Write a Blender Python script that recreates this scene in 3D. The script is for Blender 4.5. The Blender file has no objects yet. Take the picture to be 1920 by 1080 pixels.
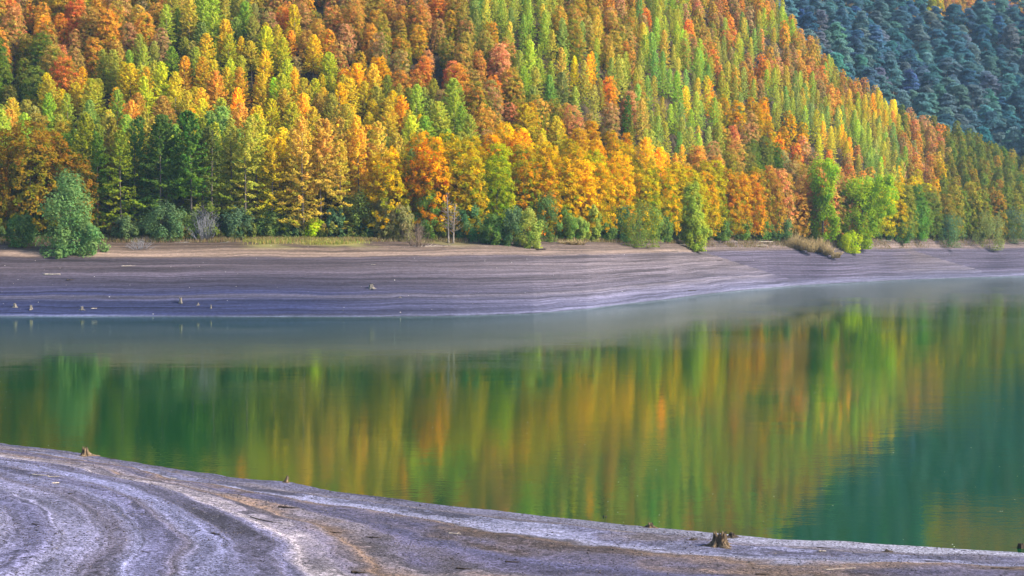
import bpy, math, random
import numpy as np
from mathutils import Vector, noise as mnoise
R = math.radians
S = bpy.context.scene
C = S.collection
rng = np.random.default_rng(7)
random.seed(7)

# ------------------------------------------------------------------ camera, light, exposure
F = 2667.0            # focal length in pixels of a 1920 wide frame (50 mm)
CAMZ = 12.0
PITCH = math.atan(90 / F)
cd = bpy.data.cameras.new('camera'); cam = bpy.data.objects.new('camera', cd); C.objects.link(cam)
cam.location = (0, 0, CAMZ); cam.rotation_euler = (R(90) - PITCH, 0, 0)
cd.lens = 50; cd.sensor_width = 36; cd.clip_end = 5000; cd.clip_start = 0.2
S.camera = cam
SUN_EL, SUN_AZ = 34, 102      # azimuth clockwise from the view direction (+Y)
w = bpy.data.worlds.new('World'); S.world = w; w.use_nodes = True
nt = w.node_tree; bg = nt.nodes['Background']
sky = nt.nodes.new('ShaderNodeTexSky'); sky.sky_type = 'NISHITA'; sky.sun_disc = False
sky.sun_elevation = R(SUN_EL); sky.sun_rotation = R(SUN_AZ); sky.altitude = 900; sky.air_density = 1.0; sky.dust_density = 1.6
nt.links.new(sky.outputs[0], bg.inputs[0]); bg.inputs[1].default_value = 0.14
sd = bpy.data.lights.new('sun', 'SUN'); sun = bpy.data.objects.new('sun', sd); C.objects.link(sun)
sd.energy = 4.9; sd.angle = R(10); sd.color = (1.0, 0.88, 0.70)
sv = Vector((math.sin(R(SUN_AZ)) * math.cos(R(SUN_EL)), math.cos(R(SUN_AZ)) * math.cos(R(SUN_EL)), math.sin(R(SUN_EL))))
sun.rotation_euler = sv.to_track_quat('Z', 'Y').to_euler()
S.view_settings.view_transform = 'Standard'; S.view_settings.look = 'None'
S.view_settings.exposure = 1.32; S.view_settings.gamma = 1
S.cycles.max_bounces = 6; S.cycles.diffuse_bounces = 3; S.cycles.glossy_bounces = 3
S.cycles.transmission_bounces = 4; S.cycles.volume_bounces = 0; S.cycles.transparent_max_bounces = 4
S.cycles.use_denoising = True

# ------------------------------------------------------------------ projection helpers
cp, sp_ = math.cos(PITCH), math.sin(PITCH)
def project(x, y, z):
    z = z - CAMZ
    fy = y * cp - z * sp_; uz = y * sp_ + z * cp
    return 960 + F * x / fy, 540 - F * uz / fy
def ray(px, py):
    a, b = (px - 960) / F, (540 - py) / F
    return np.array([a, cp + b * sp_, -sp_ + b * cp])
def onz(px, py, z):
    d = ray(px, py); t = (z - CAMZ) / d[2]
    return d[0] * t, d[1] * t

# ------------------------------------------------------------------ numpy noise (value noise, smooth)
_perm = np.random.default_rng(3).random((64, 64, 4))
def vnoise(x, y, k=0):
    x = np.asarray(x, float); y = np.asarray(y, float)
    xi = np.floor(x).astype(int); yi = np.floor(y).astype(int); fx = x - xi; fy = y - yi
    fx = fx * fx * (3 - 2 * fx); fy = fy * fy * (3 - 2 * fy)
    g = lambda i, j: _perm[i % 64, j % 64, k]
    return (g(xi, yi) * (1 - fx) + g(xi + 1, yi) * fx) * (1 - fy) + (g(xi, yi + 1) * (1 - fx) + g(xi + 1, yi + 1) * fx) * fy - .5

# ------------------------------------------------------------------ far terrain
def I(px, tab):
    xs, ys = zip(*tab); return np.interp(px, xs, ys)
T0 = [(-900, 250), (-300, 226), (0, 224), (400, 222.5), (700, 222), (850, 225), (1000, 233), (1100, 248), (1250, 288), (1350, 327), (1500, 378), (1700, 432), (1920, 480), (2300, 560), (3000, 700)]
T12 = [(-900, 300), (-300, 268), (0, 266), (300, 274), (600, 284), (900, 297), (1100, 318), (1250, 350), (1330, 382), (1450, 412), (1550, 430), (1700, 470), (1850, 512), (1920, 530), (2300, 620), (3000, 770)]
TS = [(-900, .6), (0, .62), (500, .63), (1000, .63), (1200, .61), (1300, .60), (1430, .62), (1500, .53), (1560, .45), (1700, .31), (1800, .28), (1920, .21), (2300, .16), (3000, .08)]
TB = [(-900, 400), (1200, 260), (1300, 130), (1430, 98), (1500, 86), (1700, 54), (1920, 40), (2300, 34), (3000, 30)]
def smax(a, b, k):
    h = np.clip(.5 + .5 * (a - b) / k, 0, 1); return b * (1 - h) + a * h + k * h * (1 - h)
def hfar(px, D):
    """height of the far shore at azimuth px (pixels of the frame) and depth D (metres along the view)"""
    px = np.asarray(px, float); D = np.asarray(D, float)
    X = (px - 960) / F * D
    d0, d12, s = I(px, T0), I(px, T12), I(px, TS)
    d0 = d0 + 1.2 * vnoise(X / 23, 3.1) + .5 * vnoise(X / 7, 9.2)
    t = (D - d0) / (d12 - d0)
    bank = 12 * np.where(t < 0, t, t + .10 * np.sin(np.pi * np.clip(t, 0, 1)))
    # spurs of the mud bank with a gully behind them
    for (a, b, za, zb, sl, back) in ((1310, 1500, 9.5, 1.0, .20, .45), (1660, 1840, 11.0, 2.0, .24, .5)):
        zc = np.interp(px, [a - 60, a, b], [12.5, za, zb])
        up = (D - d0) * sl + .3
        top = d0 + (zc - .3) / sl
        spur = np.where(D < top, up, zc - back * (D - top))
        u = np.clip((px - a + 60) / 60, 0, 1) * np.clip((b + 110 - px) / 110, 0, 1); u = u * u * (3 - 2 * u)
        fr = .5 * np.clip((b + 90 - px) / 150, 0, 1); dip = 12 * np.clip((D - (d0 + (d12 - d0) * fr)) / ((d12 - d0) * (1 - fr)), -.4, 1)
        two = smax(spur, dip + .2, .5)
        bank = np.where(D < d0, bank, bank * (1 - u) + two * u)
    bank = bank + .22 * vnoise(X / 9, D / 7, 1) * np.clip(t * 3, 0, 1) + .5 * vnoise(X / 30, D / 25, 2) * np.clip(t * 2, 0, 1)
    bank = bank + np.clip(t * 12, 0, 1) * (.07 * np.sin((bank + 1.2 * vnoise(X / 50, D / 60, 3)) * 2 * np.pi / .8) + .035 * np.sin(bank * 2 * np.pi / .37))
    up = np.maximum(D - d12, 0)
    hill = 12 + s * up * np.clip(.35 + up / 95, 0, 1.06) + (5 * vnoise(X / 45, D / 60, 1) + 2.2 * vnoise(X / 17, D / 19, 3)) * np.clip(up / 30, 0, 1)
    crest = d12 + 132 + 60 * np.clip((1400 - px) / 300, 0, 1) + 6 * vnoise(X / 30, 1.7)
    drop = np.clip((px - 1330) / 100, 0, 1)
    hill = hill - drop * np.maximum(D - crest, 0) * (s + .35)
    z = np.where(D <= d12, bank, hill)
    pine = I(px, TB) + .55 * (D - 700) + 14 * vnoise(X / 70, D / 90, 2)
    z = np.where(D > crest, smax(z, pine - (1 - drop) * 120, 8), z)
    return z
def hit(px, py):
    """depth where the sight line through a pixel meets the far shore"""
    D = np.arange(float(I(px, T0)) - 3, 900, .4); z = hfar(np.full_like(D, px), D)
    X = (px - 960) / F * D
    yy = project(X, D, z)[1]
    k = int(np.argmax(yy <= py)); return D[k], z[k]
def zat(X, Y):
    return hfar(960 + F * np.asarray(X) / np.asarray(Y), Y)

# ------------------------------------------------------------------ near terrain: thin plate surface through surveyed points
ctrl = []
def cpix(z, pts):
    for px, py in pts:
        x, y = onz(px, py, z); ctrl.append((x, y, z))
SH = [(-500, 800), (-240, 812), (0, 832), (160, 851), (330, 880), (540, 905), (760, 937), (960, 960), (1150, 981), (1345, 1001), (1600, 1018), (1920, 1037), (2300, 1052)]
cpix(0, SH)
cpix(.5, [(0, 843), (160, 866), (320, 900), (480, 926), (680, 960), (900, 993), (1150, 1035), (1500, 1062)])
cpix(.9, [(0, 851), (190, 878), (330, 908), (450, 940), (560, 975), (640, 1020), (740, 1080)])
cpix(1.4, [(0, 864), (140, 888), (270, 925), (350, 965), (410, 1020), (440, 1080)])
cpix(2.0, [(0, 893), (110, 920), (180, 955), (215, 1000), (190, 1045), (150, 1085)])
cpix(2.4, [(0, 935), (70, 975), (60, 1020)])
for x, y, z in ((0, 0, 10.2), (-8, -6, 10.4), (8, -6, 10.4), (-18, 0, 10), (18, 0, 9.6), (0, 22, 4.6), (-12, 22, 4.6), (14, 22, 4.0), (28, 20, 4.5), (-30, 25, 5.2), (-45, 45, 4.2), (40, 35, 1.6), (60, 10, 8), (-60, 10, 9)):
    ctrl.append((x, y, z))
for px, py in SH:
    x, y = onz(px, py, 0); ctrl.append((x * 1.12, y * 1.12, -1.2)); ctrl.append((x * 1.5, y * 1.5, -6))
ctrl = np.array(ctrl)
def _U(r2): return np.where(r2 > 1e-9, r2 * np.log(np.maximum(r2, 1e-9)), 0)
def _fit():
    P = ctrl[:, :2]; n = len(P)
    K = _U(((P[:, None] - P[None]) ** 2).sum(-1)) + np.eye(n) * 1.5
    Q = np.c_[np.ones(n), P]
    A = np.block([[K, Q], [Q.T, np.zeros((3, 3))]])
    return np.linalg.solve(A, np.r_[ctrl[:, 2], 0, 0, 0])
_w = _fit()
def hnear(x, y):
    x = np.asarray(x, float); y = np.asarray(y, float); sh = x.shape
    p = np.c_[x.ravel(), y.ravel()]
    out = np.empty(len(p))
    for i in range(0, len(p), 20000):
        q = p[i:i + 20000]
        out[i:i + 20000] = _U(((q[:, None] - ctrl[None, :, :2]) ** 2).sum(-1)) @ _w[:-3] + _w[-3] + q @ _w[-2:]
    z = out.reshape(sh)
    z = z + .05 * vnoise(x / 2.2, y / 2.2, 1) + .02 * vnoise(x / .6, y / .6, 2)
    # wave-cut steps that follow the contours
    zz = z + .08 * vnoise(x / 5, y / 5, 3)
    return z + .030 * np.sin(zz * 2 * np.pi / .23) + .01 * np.sin(zz * 2 * np.pi / .091)
def nearpt(px, py):
    d = ray(px, py); t = np.arange(25, 100, .05)
    z = CAMZ + d[2] * t; g = hnear(d[0] * t, d[1] * t)
    k = int(np.argmax(z <= g)); return d[0] * t[k], d[1] * t[k], float(g[k])

# ------------------------------------------------------------------ materials
def mat(name):
    m = bpy.data.materials.new(name); m.use_nodes = True
    n = m.node_tree; n.nodes.clear(); return m, n, n.nodes.new
def N(n, t, **kw):
    o = n.nodes.new(t)
    for k, v in kw.items():
        if k in ('op', 'operation'): o.operation = v
        elif k == 'blend': o.blend_type = v
        else: setattr(o, k, v)
    return o
def lk(n, a, b): n.links.new(a, b)
def mix(n, fac, a, b, blend='MIX'):
    o = n.nodes.new('ShaderNodeMix'); o.data_type = 'RGBA'; o.blend_type = blend
    for s, v in ((o.inputs[0], fac), (o.inputs[6], a), (o.inputs[7], b)):
        if isinstance(v, (int, float)): s.default_value = v
        elif isinstance(v, tuple): s.default_value = (*v, 1) if len(v) == 3 else v
        else: n.links.new(v, s)
    return o.outputs[2]
def math_(n, op, a, b=None, c=None, clamp=False):
    o = n.nodes.new('ShaderNodeMath'); o.operation = op; o.use_clamp = clamp
    for s, v in zip(o.inputs, (a, b, c)):
        if v is None: continue
        if isinstance(v, (int, float)): s.default_value = v
        else: n.links.new(v, s)
    return o.outputs[0]
def ramp(n, fac, stops, interp='LINEAR'):
    o = n.nodes.new('ShaderNodeValToRGB'); o.color_ramp.interpolation = interp
    e = o.color_ramp.elements
    while len(e) < len(stops): e.new(.5)
    for k, (p, c) in zip(e, stops):
        k.position = p; k.color = (*c, 1) if isinstance(c, tuple) else (c, c, c, 1)
    n.links.new(fac, o.inputs[0]); return o.outputs[0]
def noise(n, vec, scale, detail=4, rough=.55):
    o = n.nodes.new('ShaderNodeTexNoise'); o.inputs['Scale'].default_value = scale
    o.inputs['Detail'].default_value = detail; o.inputs['Roughness'].default_value = rough
    n.links.new(vec, o.inputs['Vector']); return o.outputs['Fac']
def combine(n, x, y, z):
    o = n.nodes.new('ShaderNodeCombineXYZ')
    for s, v in zip(o.inputs, (x, y, z)):
        if isinstance(v, (int, float)): s.default_value = v
        else: n.links.new(v, s)
    return o.outputs[0]
def out(n, sh):
    o = n.nodes.new('ShaderNodeOutputMaterial'); n.links.new(sh, o.inputs[0])
def principled(n, col, rough=.9, normal=None, spec=.2):
    b = n.nodes.new('ShaderNodeBsdfPrincipled')
    if isinstance(col, tuple): b.inputs['Base Color'].default_value = (*col, 1)
    else: n.links.new(col, b.inputs['Base Color'])
    if isinstance(rough, (int, float)): b.inputs['Roughness'].default_value = rough
    else: n.links.new(rough, b.inputs['Roughness'])
    b.inputs['Specular IOR Level'].default_value = spec
    if normal is not None: n.links.new(normal, b.inputs['Normal'])
    return b.outputs[0]
def bump(n, h, strength, dist):
    o = n.nodes.new('ShaderNodeBump'); o.inputs['Strength'].default_value = strength; o.inputs['Distance'].default_value = dist
    n.links.new(h, o.inputs['Height']); return o.outputs[0]

def leaf_material(name, attr=None, trans=.48):
    """leaf colour comes from the object (or the tcol attribute); leafvar holds brightness, greenness and tint of each spray"""
    m, n, _ = mat(name)
    if attr:
        a = N(n, 'ShaderNodeAttribute', attribute_name=attr); base = a.outputs['Color']
    else:
        base = N(n, 'ShaderNodeObjectInfo').outputs['Color']
    v = N(n, 'ShaderNodeAttribute', attribute_name='leafvar')
    s = n.nodes.new('ShaderNodeSeparateColor'); lk(n, v.outputs['Color'], s.inputs[0])
    g = mix(n, s.outputs[1], base, (.12, .19, .015))
    h = n.nodes.new('ShaderNodeHueSaturation')
    lk(n, math_(n, 'MULTIPLY_ADD', s.outputs[2], .075, .4645), h.inputs['Hue'])
    lk(n, math_(n, 'MULTIPLY_ADD', s.outputs[0], .5, .8), h.inputs['Value'])
    h.inputs['Saturation'].default_value = 1.04; lk(n, g, h.inputs['Color'])
    d = N(n, 'ShaderNodeBsdfDiffuse'); t = N(n, 'ShaderNodeBsdfTranslucent')
    lk(n, h.outputs[0], d.inputs[0]); lk(n, h.outputs[0], t.inputs[0])
    x = N(n, 'ShaderNodeMixShader'); x.inputs[0].default_value = trans
    lk(n, d.outputs[0], x.inputs[1]); lk(n, t.outputs[0], x.inputs[2]); out(n, x.outputs[0])
    return m
M_leaf = leaf_material('leaf'); M_leafm = leaf_material('leaf_mass', 'tcol')

def bark_material(name, c1, c2):
    m, n, _ = mat(name); tc = N(n, 'ShaderNodeTexCoord')
    mp = N(n, 'ShaderNodeMapping'); mp.inputs['Scale'].default_value = (5, 5, .8); lk(n, tc.outputs['Object'], mp.inputs[0])
    f = noise(n, mp.outputs[0], 2.5, 5, .65)
    c = ramp(n, f, [(.35, c1), (.65, c2)])
    out(n, principled(n, c, .9, bump(n, f, .6, .05))); return m
M_bark = bark_material('bark_grey_brown', (.035, .028, .024), (.16, .13, .11))
M_pale = bark_material('bark_pale', (.12, .10, .085), (.36, .31, .26))
M_bleach = bark_material('bleached_wood', (.20, .165, .135), (.50, .44, .37))
M_wetwood = bark_material('dark_wet_wood', (.012, .010, .008), (.075, .055, .04))
M_stump = bark_material('stump_wood', (.008, .006, .005), (.20, .14, .085))

def mud_material(name, near):
    m, n, _ = mat(name)
    geo = N(n, 'ShaderNodeNewGeometry'); P = geo.outputs['Position']
    sx = n.nodes.new('ShaderNodeSeparateXYZ'); lk(n, P, sx.inputs[0])
    X, Y, Z = sx.outputs
    if near:
        wob = noise(n, P, .16, 3); wob2 = noise(n, P, .9, 3)
        zz = math_(n, 'ADD', Z, math_(n, 'ADD', math_(n, 'MULTIPLY', math_(n, 'SUBTRACT', wob, .5), .22), math_(n, 'MULTIPLY', math_(n, 'SUBTRACT', wob2, .5), .10)))
        grit = noise(n, P, 8, 5, .85); clod = noise(n, P, 2.6, 4, .7)
        broad = noise(n, combine(n, math_(n, 'MULTIPLY', X, .02), math_(n, 'MULTIPLY', Y, .02), math_(n, 'MULTIPLY', zz, 3.4)), 1.0, 2, .5)
        zf = math_(n, 'ADD', zz, math_(n, 'MULTIPLY', clod, .07))
        fine = noise(n, combine(n, math_(n, 'MULTIPLY', X, .12), math_(n, 'MULTIPLY', Y, .12), math_(n, 'MULTIPLY', zf, 17)), 1.0, 5, .7)
        BANDS = [(0, (.20, .20, .28)), (.06, (.12, .12, .18)), (.20, (.15, .145, .20)), (.28, (.18, .16, .175)), (.33, (.13, .13, .20)), (.38, (.25, .26, .36)), (.46, (.30, .30, .38)), (.50, (.24, .175, .13)), (.56, (.145, .13, .175)),
                 (.62, (.10, .10, .18)), (.72, (.15, .14, .22)), (.78, (.26, .235, .27)), (.85, (.26, .185, .135)), (.92, (.19, .16, .17)), (.98, (.17, .155, .21)), (1.06, (.36, .33, .35)), (1.14, (.20, .20, .31)), (1.25, (.12, .115, .17)), (1.38, (.17, .175, .28)),
                 (1.48, (.25, .26, .39)), (1.60, (.13, .12, .165)), (1.72, (.18, .18, .29)), (1.84, (.26, .27, .41)), (1.98, (.14, .13, .18)), (2.12, (.21, .21, .31)), (2.25, (.25, .25, .35)), (2.4, (.20, .20, .32)), (2.6, (.27, .27, .38)), (3., (.2, .19, .25))]
        base = ramp(n, math_(n, 'MULTIPLY', zz, 1 / 3.), [(p / 3., tuple((.45 * q * q + .36 * q) * k for q, k in zip(c, (1.05, 1.03, 1.08)))) for p, c in BANDS])
        base = mix(n, .5, base, ramp(n, broad, [(.35, .20), (.65, .78)]), 'OVERLAY')
        base = mix(n, .75, base, ramp(n, fine, [(.37, .12), (.5, .52), (.62, .92)]), 'OVERLAY')
        # pale dried rim just above the water
        rim = ramp(n, math_(n, 'ADD', Z, math_(n, 'MULTIPLY', math_(n, 'SUBTRACT', wob2, .5), .12)), [(.0, 1.), (.13, 1.), (.20, .0)])
        side = ramp(n, math_(n, 'MULTIPLY_ADD', X, .03, .35), [(.25, .0), (.8, 1.)])
        base = mix(n, math_(n, 'MULTIPLY', math_(n, 'MULTIPLY', rim, side), .8), base, (.24, .24, .31))
        vor = N(n, 'ShaderNodeTexVoronoi'); vor.inputs['Scale'].default_value = 7; lk(n, P, vor.inputs['Vector'])
        base = mix(n, .85, base, ramp(n, grit, [(.40, .03), (.5, .48), (.60, .97)]), 'OVERLAY')
        base = mix(n, .5, base, ramp(n, clod, [(.35, .2), (.6, .65)]), 'OVERLAY')
        peb = ramp(n, vor.outputs['Distance'], [(.08, 1.), (.14, 0.)])
        pr = n.nodes.new('ShaderNodeSeparateColor'); lk(n, vor.outputs['Color'], pr.inputs[0])
        sel = ramp(n, pr.outputs[0], [(.86, 0.), (.88, 1.)])
        base = mix(n, math_(n, 'MULTIPLY', peb, sel), base, (.32, .31, .34))
        seld = ramp(n, pr.outputs[1], [(.80, 0.), (.82, 1.)])
        base = mix(n, math_(n, 'MULTIPLY', ramp(n, vor.outputs['Distance'], [(.16, 1.), (.24, 0.)]), seld), base, (.03, .027, .035))
        h = math_(n, 'ADD', math_(n, 'MULTIPLY', grit, .5), math_(n, 'ADD', clod, math_(n, 'MULTIPLY', fine, .5)))
        wet = ramp(n, Z, [(0., .35), (.05, .9)])
        dark = ramp(n, math_(n, 'ADD', Z, math_(n, 'MULTIPLY', math_(n, 'SUBTRACT', clod, .5), .06)), [(.0, .3), (.055, 1.)])
        base = mix(n, 1.0, base, dark, 'MULTIPLY')
        out(n, principled(n, base, wet, bump(n, h, .9, .09), .25))
    else:
        wob = noise(n, P, .05, 3); wob2 = noise(n, P, .3, 3)
        zz = math_(n, 'ADD', Z, math_(n, 'ADD', math_(n, 'MULTIPLY', math_(n, 'SUBTRACT', wob, .5), 1.1), math_(n, 'MULTIPLY', math_(n, 'SUBTRACT', wob2, .5), .25)))
        broad = noise(n, combine(n, math_(n, 'MULTIPLY', X, .012), math_(n, 'MULTIPLY', Y, .012), math_(n, 'MULTIPLY', zz, .9)), 1.0, 2, .5)
        fine = noise(n, combine(n, math_(n, 'MULTIPLY', X, .025), math_(n, 'MULTIPLY', Y, .025), math_(n, 'MULTIPLY', zz, 4.5)), 1.0, 6, .72)
        z01 = math_(n, 'MULTIPLY', zz, 1 / 14.)
        base = ramp(n, z01, [(.0, (.15, .16, .23)), (.03, (.030, .036, .085)), (.15, (.034, .040, .09)), (.20, (.10, .092, .12)), (.225, (.036, .04, .09)), (.33, (.068, .060, .088)), (.52, (.098, .077, .082)), (.63, (.07, .056, .062)), (.66, (.25, .175, .12)), (.74, (.20, .14, .095)), (.82, (.11, .075, .05)), (1., (.06, .045, .03))])
        # mud greyer and paler to the right; dark left carries painted-in shade
        pal = ramp(n, math_(n, 'MULTIPLY_ADD', X, .01, .5), [(.15, 0.), (.62, 1.)])
        low = ramp(n, z01, [(.02, 1.), (.26, .55), (.5, .5), (.64, .3), (.8, .2)])
        base = mix(n, math_(n, 'MULTIPLY', math_(n, 'MULTIPLY', pal, low), .85), base, mix(n, ramp(n, z01, [(.05, 0.), (.25, 1.)]), (.15, .145, .205), (.20, .165, .16)))
        base = mix(n, 1., base, (.60, .61, .70), 'MULTIPLY')
        far_a = N(n, 'ShaderNodeAttribute', attribute_name='bank_tone').outputs['Fac']; far = ramp(n, far_a, [(.2, 0.), (.8, 1.)])
        base = mix(n, math_(n, 'MULTIPLY', far, math_(n, 'MULTIPLY', ramp(n, z01, [(.05, 0.), (.12, 1.), (.6, 1.), (.7, .3)]), .80)), base, (.046, .041, .070))
        base = mix(n, .55, base, ramp(n, broad, [(.35, .28), (.62, .70)]), 'OVERLAY')
        base = mix(n, .8, base, ramp(n, fine, [(.34, .14), (.5, .5), (.62, .88)]), 'OVERLAY')
        grit = noise(n, P, 1.6, 6, .75)
        base = mix(n, .5, base, ramp(n, grit, [(.35, .2), (.65, .8)]), 'OVERLAY')
        litter = noise(n, combine(n, X, Y, math_(n, 'MULTIPLY', Z, 2)), .5, 6, .8)
        top = ramp(n, z01, [(.70, 0.), (.80, 1.)])
        base = mix(n, math_(n, 'MULTIPLY', top, ramp(n, litter, [(.50, 0.), (.60, .8)])), base, (.06, .04, .03))
        grassy = math_(n, 'MULTIPLY', ramp(n, z01, [(.72, 0.), (.78, 1.), (.92, 1.), (1., 0.)]), ramp(n, noise(n, P, .06, 3), [(.45, 0.), (.58, 1.)]))
        gx = ramp(n, math_(n, 'MULTIPLY_ADD', X, .01, .8), [(.2, 0.), (.35, 1.), (.62, 1.), (.75, 0.)])
        base = mix(n, math_(n, 'MULTIPLY', math_(n, 'MULTIPLY', grassy, gx), .8), base, mix(n, litter, (.10, .13, .03), (.36, .30, .10)))
        h = math_(n, 'ADD', math_(n, 'MULTIPLY', fine, 1.2), math_(n, 'MULTIPLY', grit, .5))
        out(n, principled(n, base, .9, bump(n, h, .8, .22), .15))
    return m
M_near = mud_material('near_shore_mud', True); M_far = mud_material('far_shore_mud', False)
m, n, _ = mat('forest_floor'); tc = N(n, 'ShaderNodeNewGeometry')
f = noise(n, tc.outputs['Position'], .35, 6, .75)
out(n, principled(n, ramp(n, f, [(.35, (.02, .018, .014)), (.5, (.05, .038, .022)), (.65, (.09, .06, .03))]), 1, bump(n, f, .8, .5), .1)); M_floor = m

# water: clear green body, glossy and barely rippled
m, n, _ = mat('reservoir_water'); geo = N(n, 'ShaderNodeNewGeometry'); P = geo.outputs['Position']
mp = N(n, 'ShaderNodeMapping'); mp.inputs['Scale'].default_value = (.55, 1, 1); lk(n, P, mp.inputs[0])
w1 = noise(n, mp.outputs[0], 2.6, 3, .6); w2 = noise(n, mp.outputs[0], .35, 2, .5)
patch = ramp(n, noise(n, P, .035, 2), [(.40, .35), (.62, 1.6)])
h = math_(n, 'ADD', math_(n, 'MULTIPLY', math_(n, 'MULTIPLY', w1, patch), .006), math_(n, 'MULTIPLY', w2, .010))
bp = bump(n, h, 1.0, 1.0)
body = N(n, 'ShaderNodeBsdfDiffuse'); body.inputs[0].default_value = (.005, .042, .014, 1)
gl = N(n, 'ShaderNodeBsdfGlossy'); gl.inputs[0].default_value = (.80, .92, .78, 1); gl.inputs['Roughness'].default_value = .045
fr = N(n, 'ShaderNodeFresnel'); fr.inputs['IOR'].default_value = 1.95
for q in (gl, fr): lk(n, bp, q.inputs['Normal'])
ms = N(n, 'ShaderNodeMixShader'); lk(n, fr.outputs[0], ms.inputs[0]); lk(n, body.outputs[0], ms.inputs[1]); lk(n, gl.outputs[0], ms.inputs[2]); out(n, ms.outputs[0]); M_water = m

# ------------------------------------------------------------------ mesh helpers
def mesh_from(name, V, faces, mats, attrs=None, smooth=False, mi=None):
    """V (n,3); faces (m,k) array, or list of index lists"""
    me = bpy.data.meshes.new(name)
    if isinstance(faces, np.ndarray):
        k = faces.shape[1]; m = len(faces)
        me.vertices.add(len(V)); me.vertices.foreach_set('co', np.ascontiguousarray(V, np.float32).ravel())
        me.loops.add(m * k); me.loops.foreach_set('vertex_index', faces.astype(np.int32).ravel())
        me.polygons.add(m); me.polygons.foreach_set('loop_start', np.arange(0, m * k, k, dtype=np.int32))
        me.update(calc_edges=True)
    else:
        me.from_pydata([tuple(v) for v in V], [], faces)
    if smooth: me.polygons.foreach_set('use_smooth', np.ones(len(me.polygons), bool))
    for mm in (mats if isinstance(mats, (list, tuple)) else [mats]): me.materials.append(mm)
    if mi is not None: me.polygons.foreach_set('material_index', np.asarray(mi, np.int32))
    for an, av in (attrs or {}).items():
        a = me.attributes.new(an, 'FLOAT_COLOR', 'POINT')
        a.data.foreach_set('color', np.ascontiguousarray(np.c_[av, np.ones(len(av))], np.float32).ravel())
    me.validate() if not isinstance(faces, np.ndarray) else None
    return me
def link(name, me, parent=None, **tags):
    o = bpy.data.objects.new(name, me); C.objects.link(o); o.parent = parent
    for k, v in tags.items():
        if v: o[k] = v
    return o
def empty(name, loc, rz=0, sc=1.0, **tags):
    o = link(name, None, None, **tags); o.location = loc; o.rotation_euler = (0, 0, rz); o.scale = (sc,) * 3 if isinstance(sc, (int, float)) else sc
    o.empty_display_size = .5
    return o

def leaves(cen, nrm, size, aspect=1.6):
    """one diamond per leaf clump"""
    n = len(cen); nrm = nrm / (np.linalg.norm(nrm, axis=1, keepdims=True) + 1e-9)
    a = rng.normal(size=(n, 3)); u = np.cross(nrm, a); u /= np.linalg.norm(u, axis=1, keepdims=True) + 1e-9
    v = np.cross(nrm, u)
    s = (np.asarray(size) * (.7 + .6 * rng.random(n)))[:, None]
    fold = nrm * s * .18
    V = np.empty((n, 4, 3)); V[:, 0] = cen + u * s * aspect * .5; V[:, 1] = cen + v * s * .5 + fold
    V[:, 2] = cen - u * s * aspect * .5; V[:, 3] = cen - v * s * .5 + fold
    return V.reshape(-1, 3)
def tube(path, radii, k=7, wob=0.):
    path = np.asarray(path, float); V = []; Fc = []
    m = len(path)
    for i in range(m):
        t = path[min(i + 1, m - 1)] - path[max(i - 1, 0)]; t /= np.linalg.norm(t) + 1e-9
        a = np.array([0, 0, 1.]) if abs(t[2]) < .9 else np.array([1., 0, 0])
        u = np.cross(t, a); u /= np.linalg.norm(u); v = np.cross(t, u)
        for j in range(k):
            an = 2 * math.pi * j / k; r = radii[i] * (1 + wob * math.sin(j * 2.3 + i * 1.7))
            V.append(path[i] + (u * math.cos(an) + v * math.sin(an)) * r)
    for i in range(m - 1):
        for j in range(k):
            Fc.append([i * k + j, i * k + (j + 1) % k, (i + 1) * k + (j + 1) % k, (i + 1) * k + j])
    Fc.append(list(range(k))[::-1]); Fc.append([(m - 1) * k + j for j in range(k)])
    return V, Fc
class Bag:
    def __init__(s): s.V = []; s.F = []; s.M = []
    def add(s, VF, mi=0):
        o = len(s.V); s.V += list(VF[0]); s.F += [[i + o for i in f] for f in VF[1]]; s.M += [mi] * len(VF[1])
    def mesh(s, name, mats, smooth=True): return mesh_from(name, s.V, s.F, mats, smooth=smooth, mi=s.M)

# ------------------------------------------------------------------ tree prototypes; crowns are (cen, nrm, size, leafvar)
def pack(parts):
    cen = np.concatenate([p[0] for p in parts]); nrm = np.concatenate([p[1] for p in parts])
    sz = np.concatenate([p[2] for p in parts]); lv = np.concatenate([p[3] for p in parts]); return cen, nrm, sz, lv
def sprays(c, axis, n, rad, thick, size, outward, green, tint, droop=.25):
    """flat spray of leaves round c, lying across 'axis' (its normal)"""
    axis = axis / np.linalg.norm(axis); a = rng.normal(size=3); u = np.cross(axis, a); u /= np.linalg.norm(u); v = np.cross(axis, u)
    r = rad * np.sqrt(rng.random(n)); th = rng.random(n) * 2 * np.pi
    p = c + u * (r * np.cos(th))[:, None] + v * (r * np.sin(th))[:, None] + axis * (rng.normal(size=n) * thick)[:, None]
    p[:, 2] -= droop * r * r / rad
    nr = axis * .8 + outward * .45 + rng.normal(size=(n, 3)) * .34
    lv = np.c_[np.clip(rng.normal(.5, .22, n), 0, 1), np.clip(green + rng.normal(0, .08, n), 0, 1), np.clip(tint + rng.normal(0, .12, n), 0, 1)]
    return p, nr, np.full(n, size), lv
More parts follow.
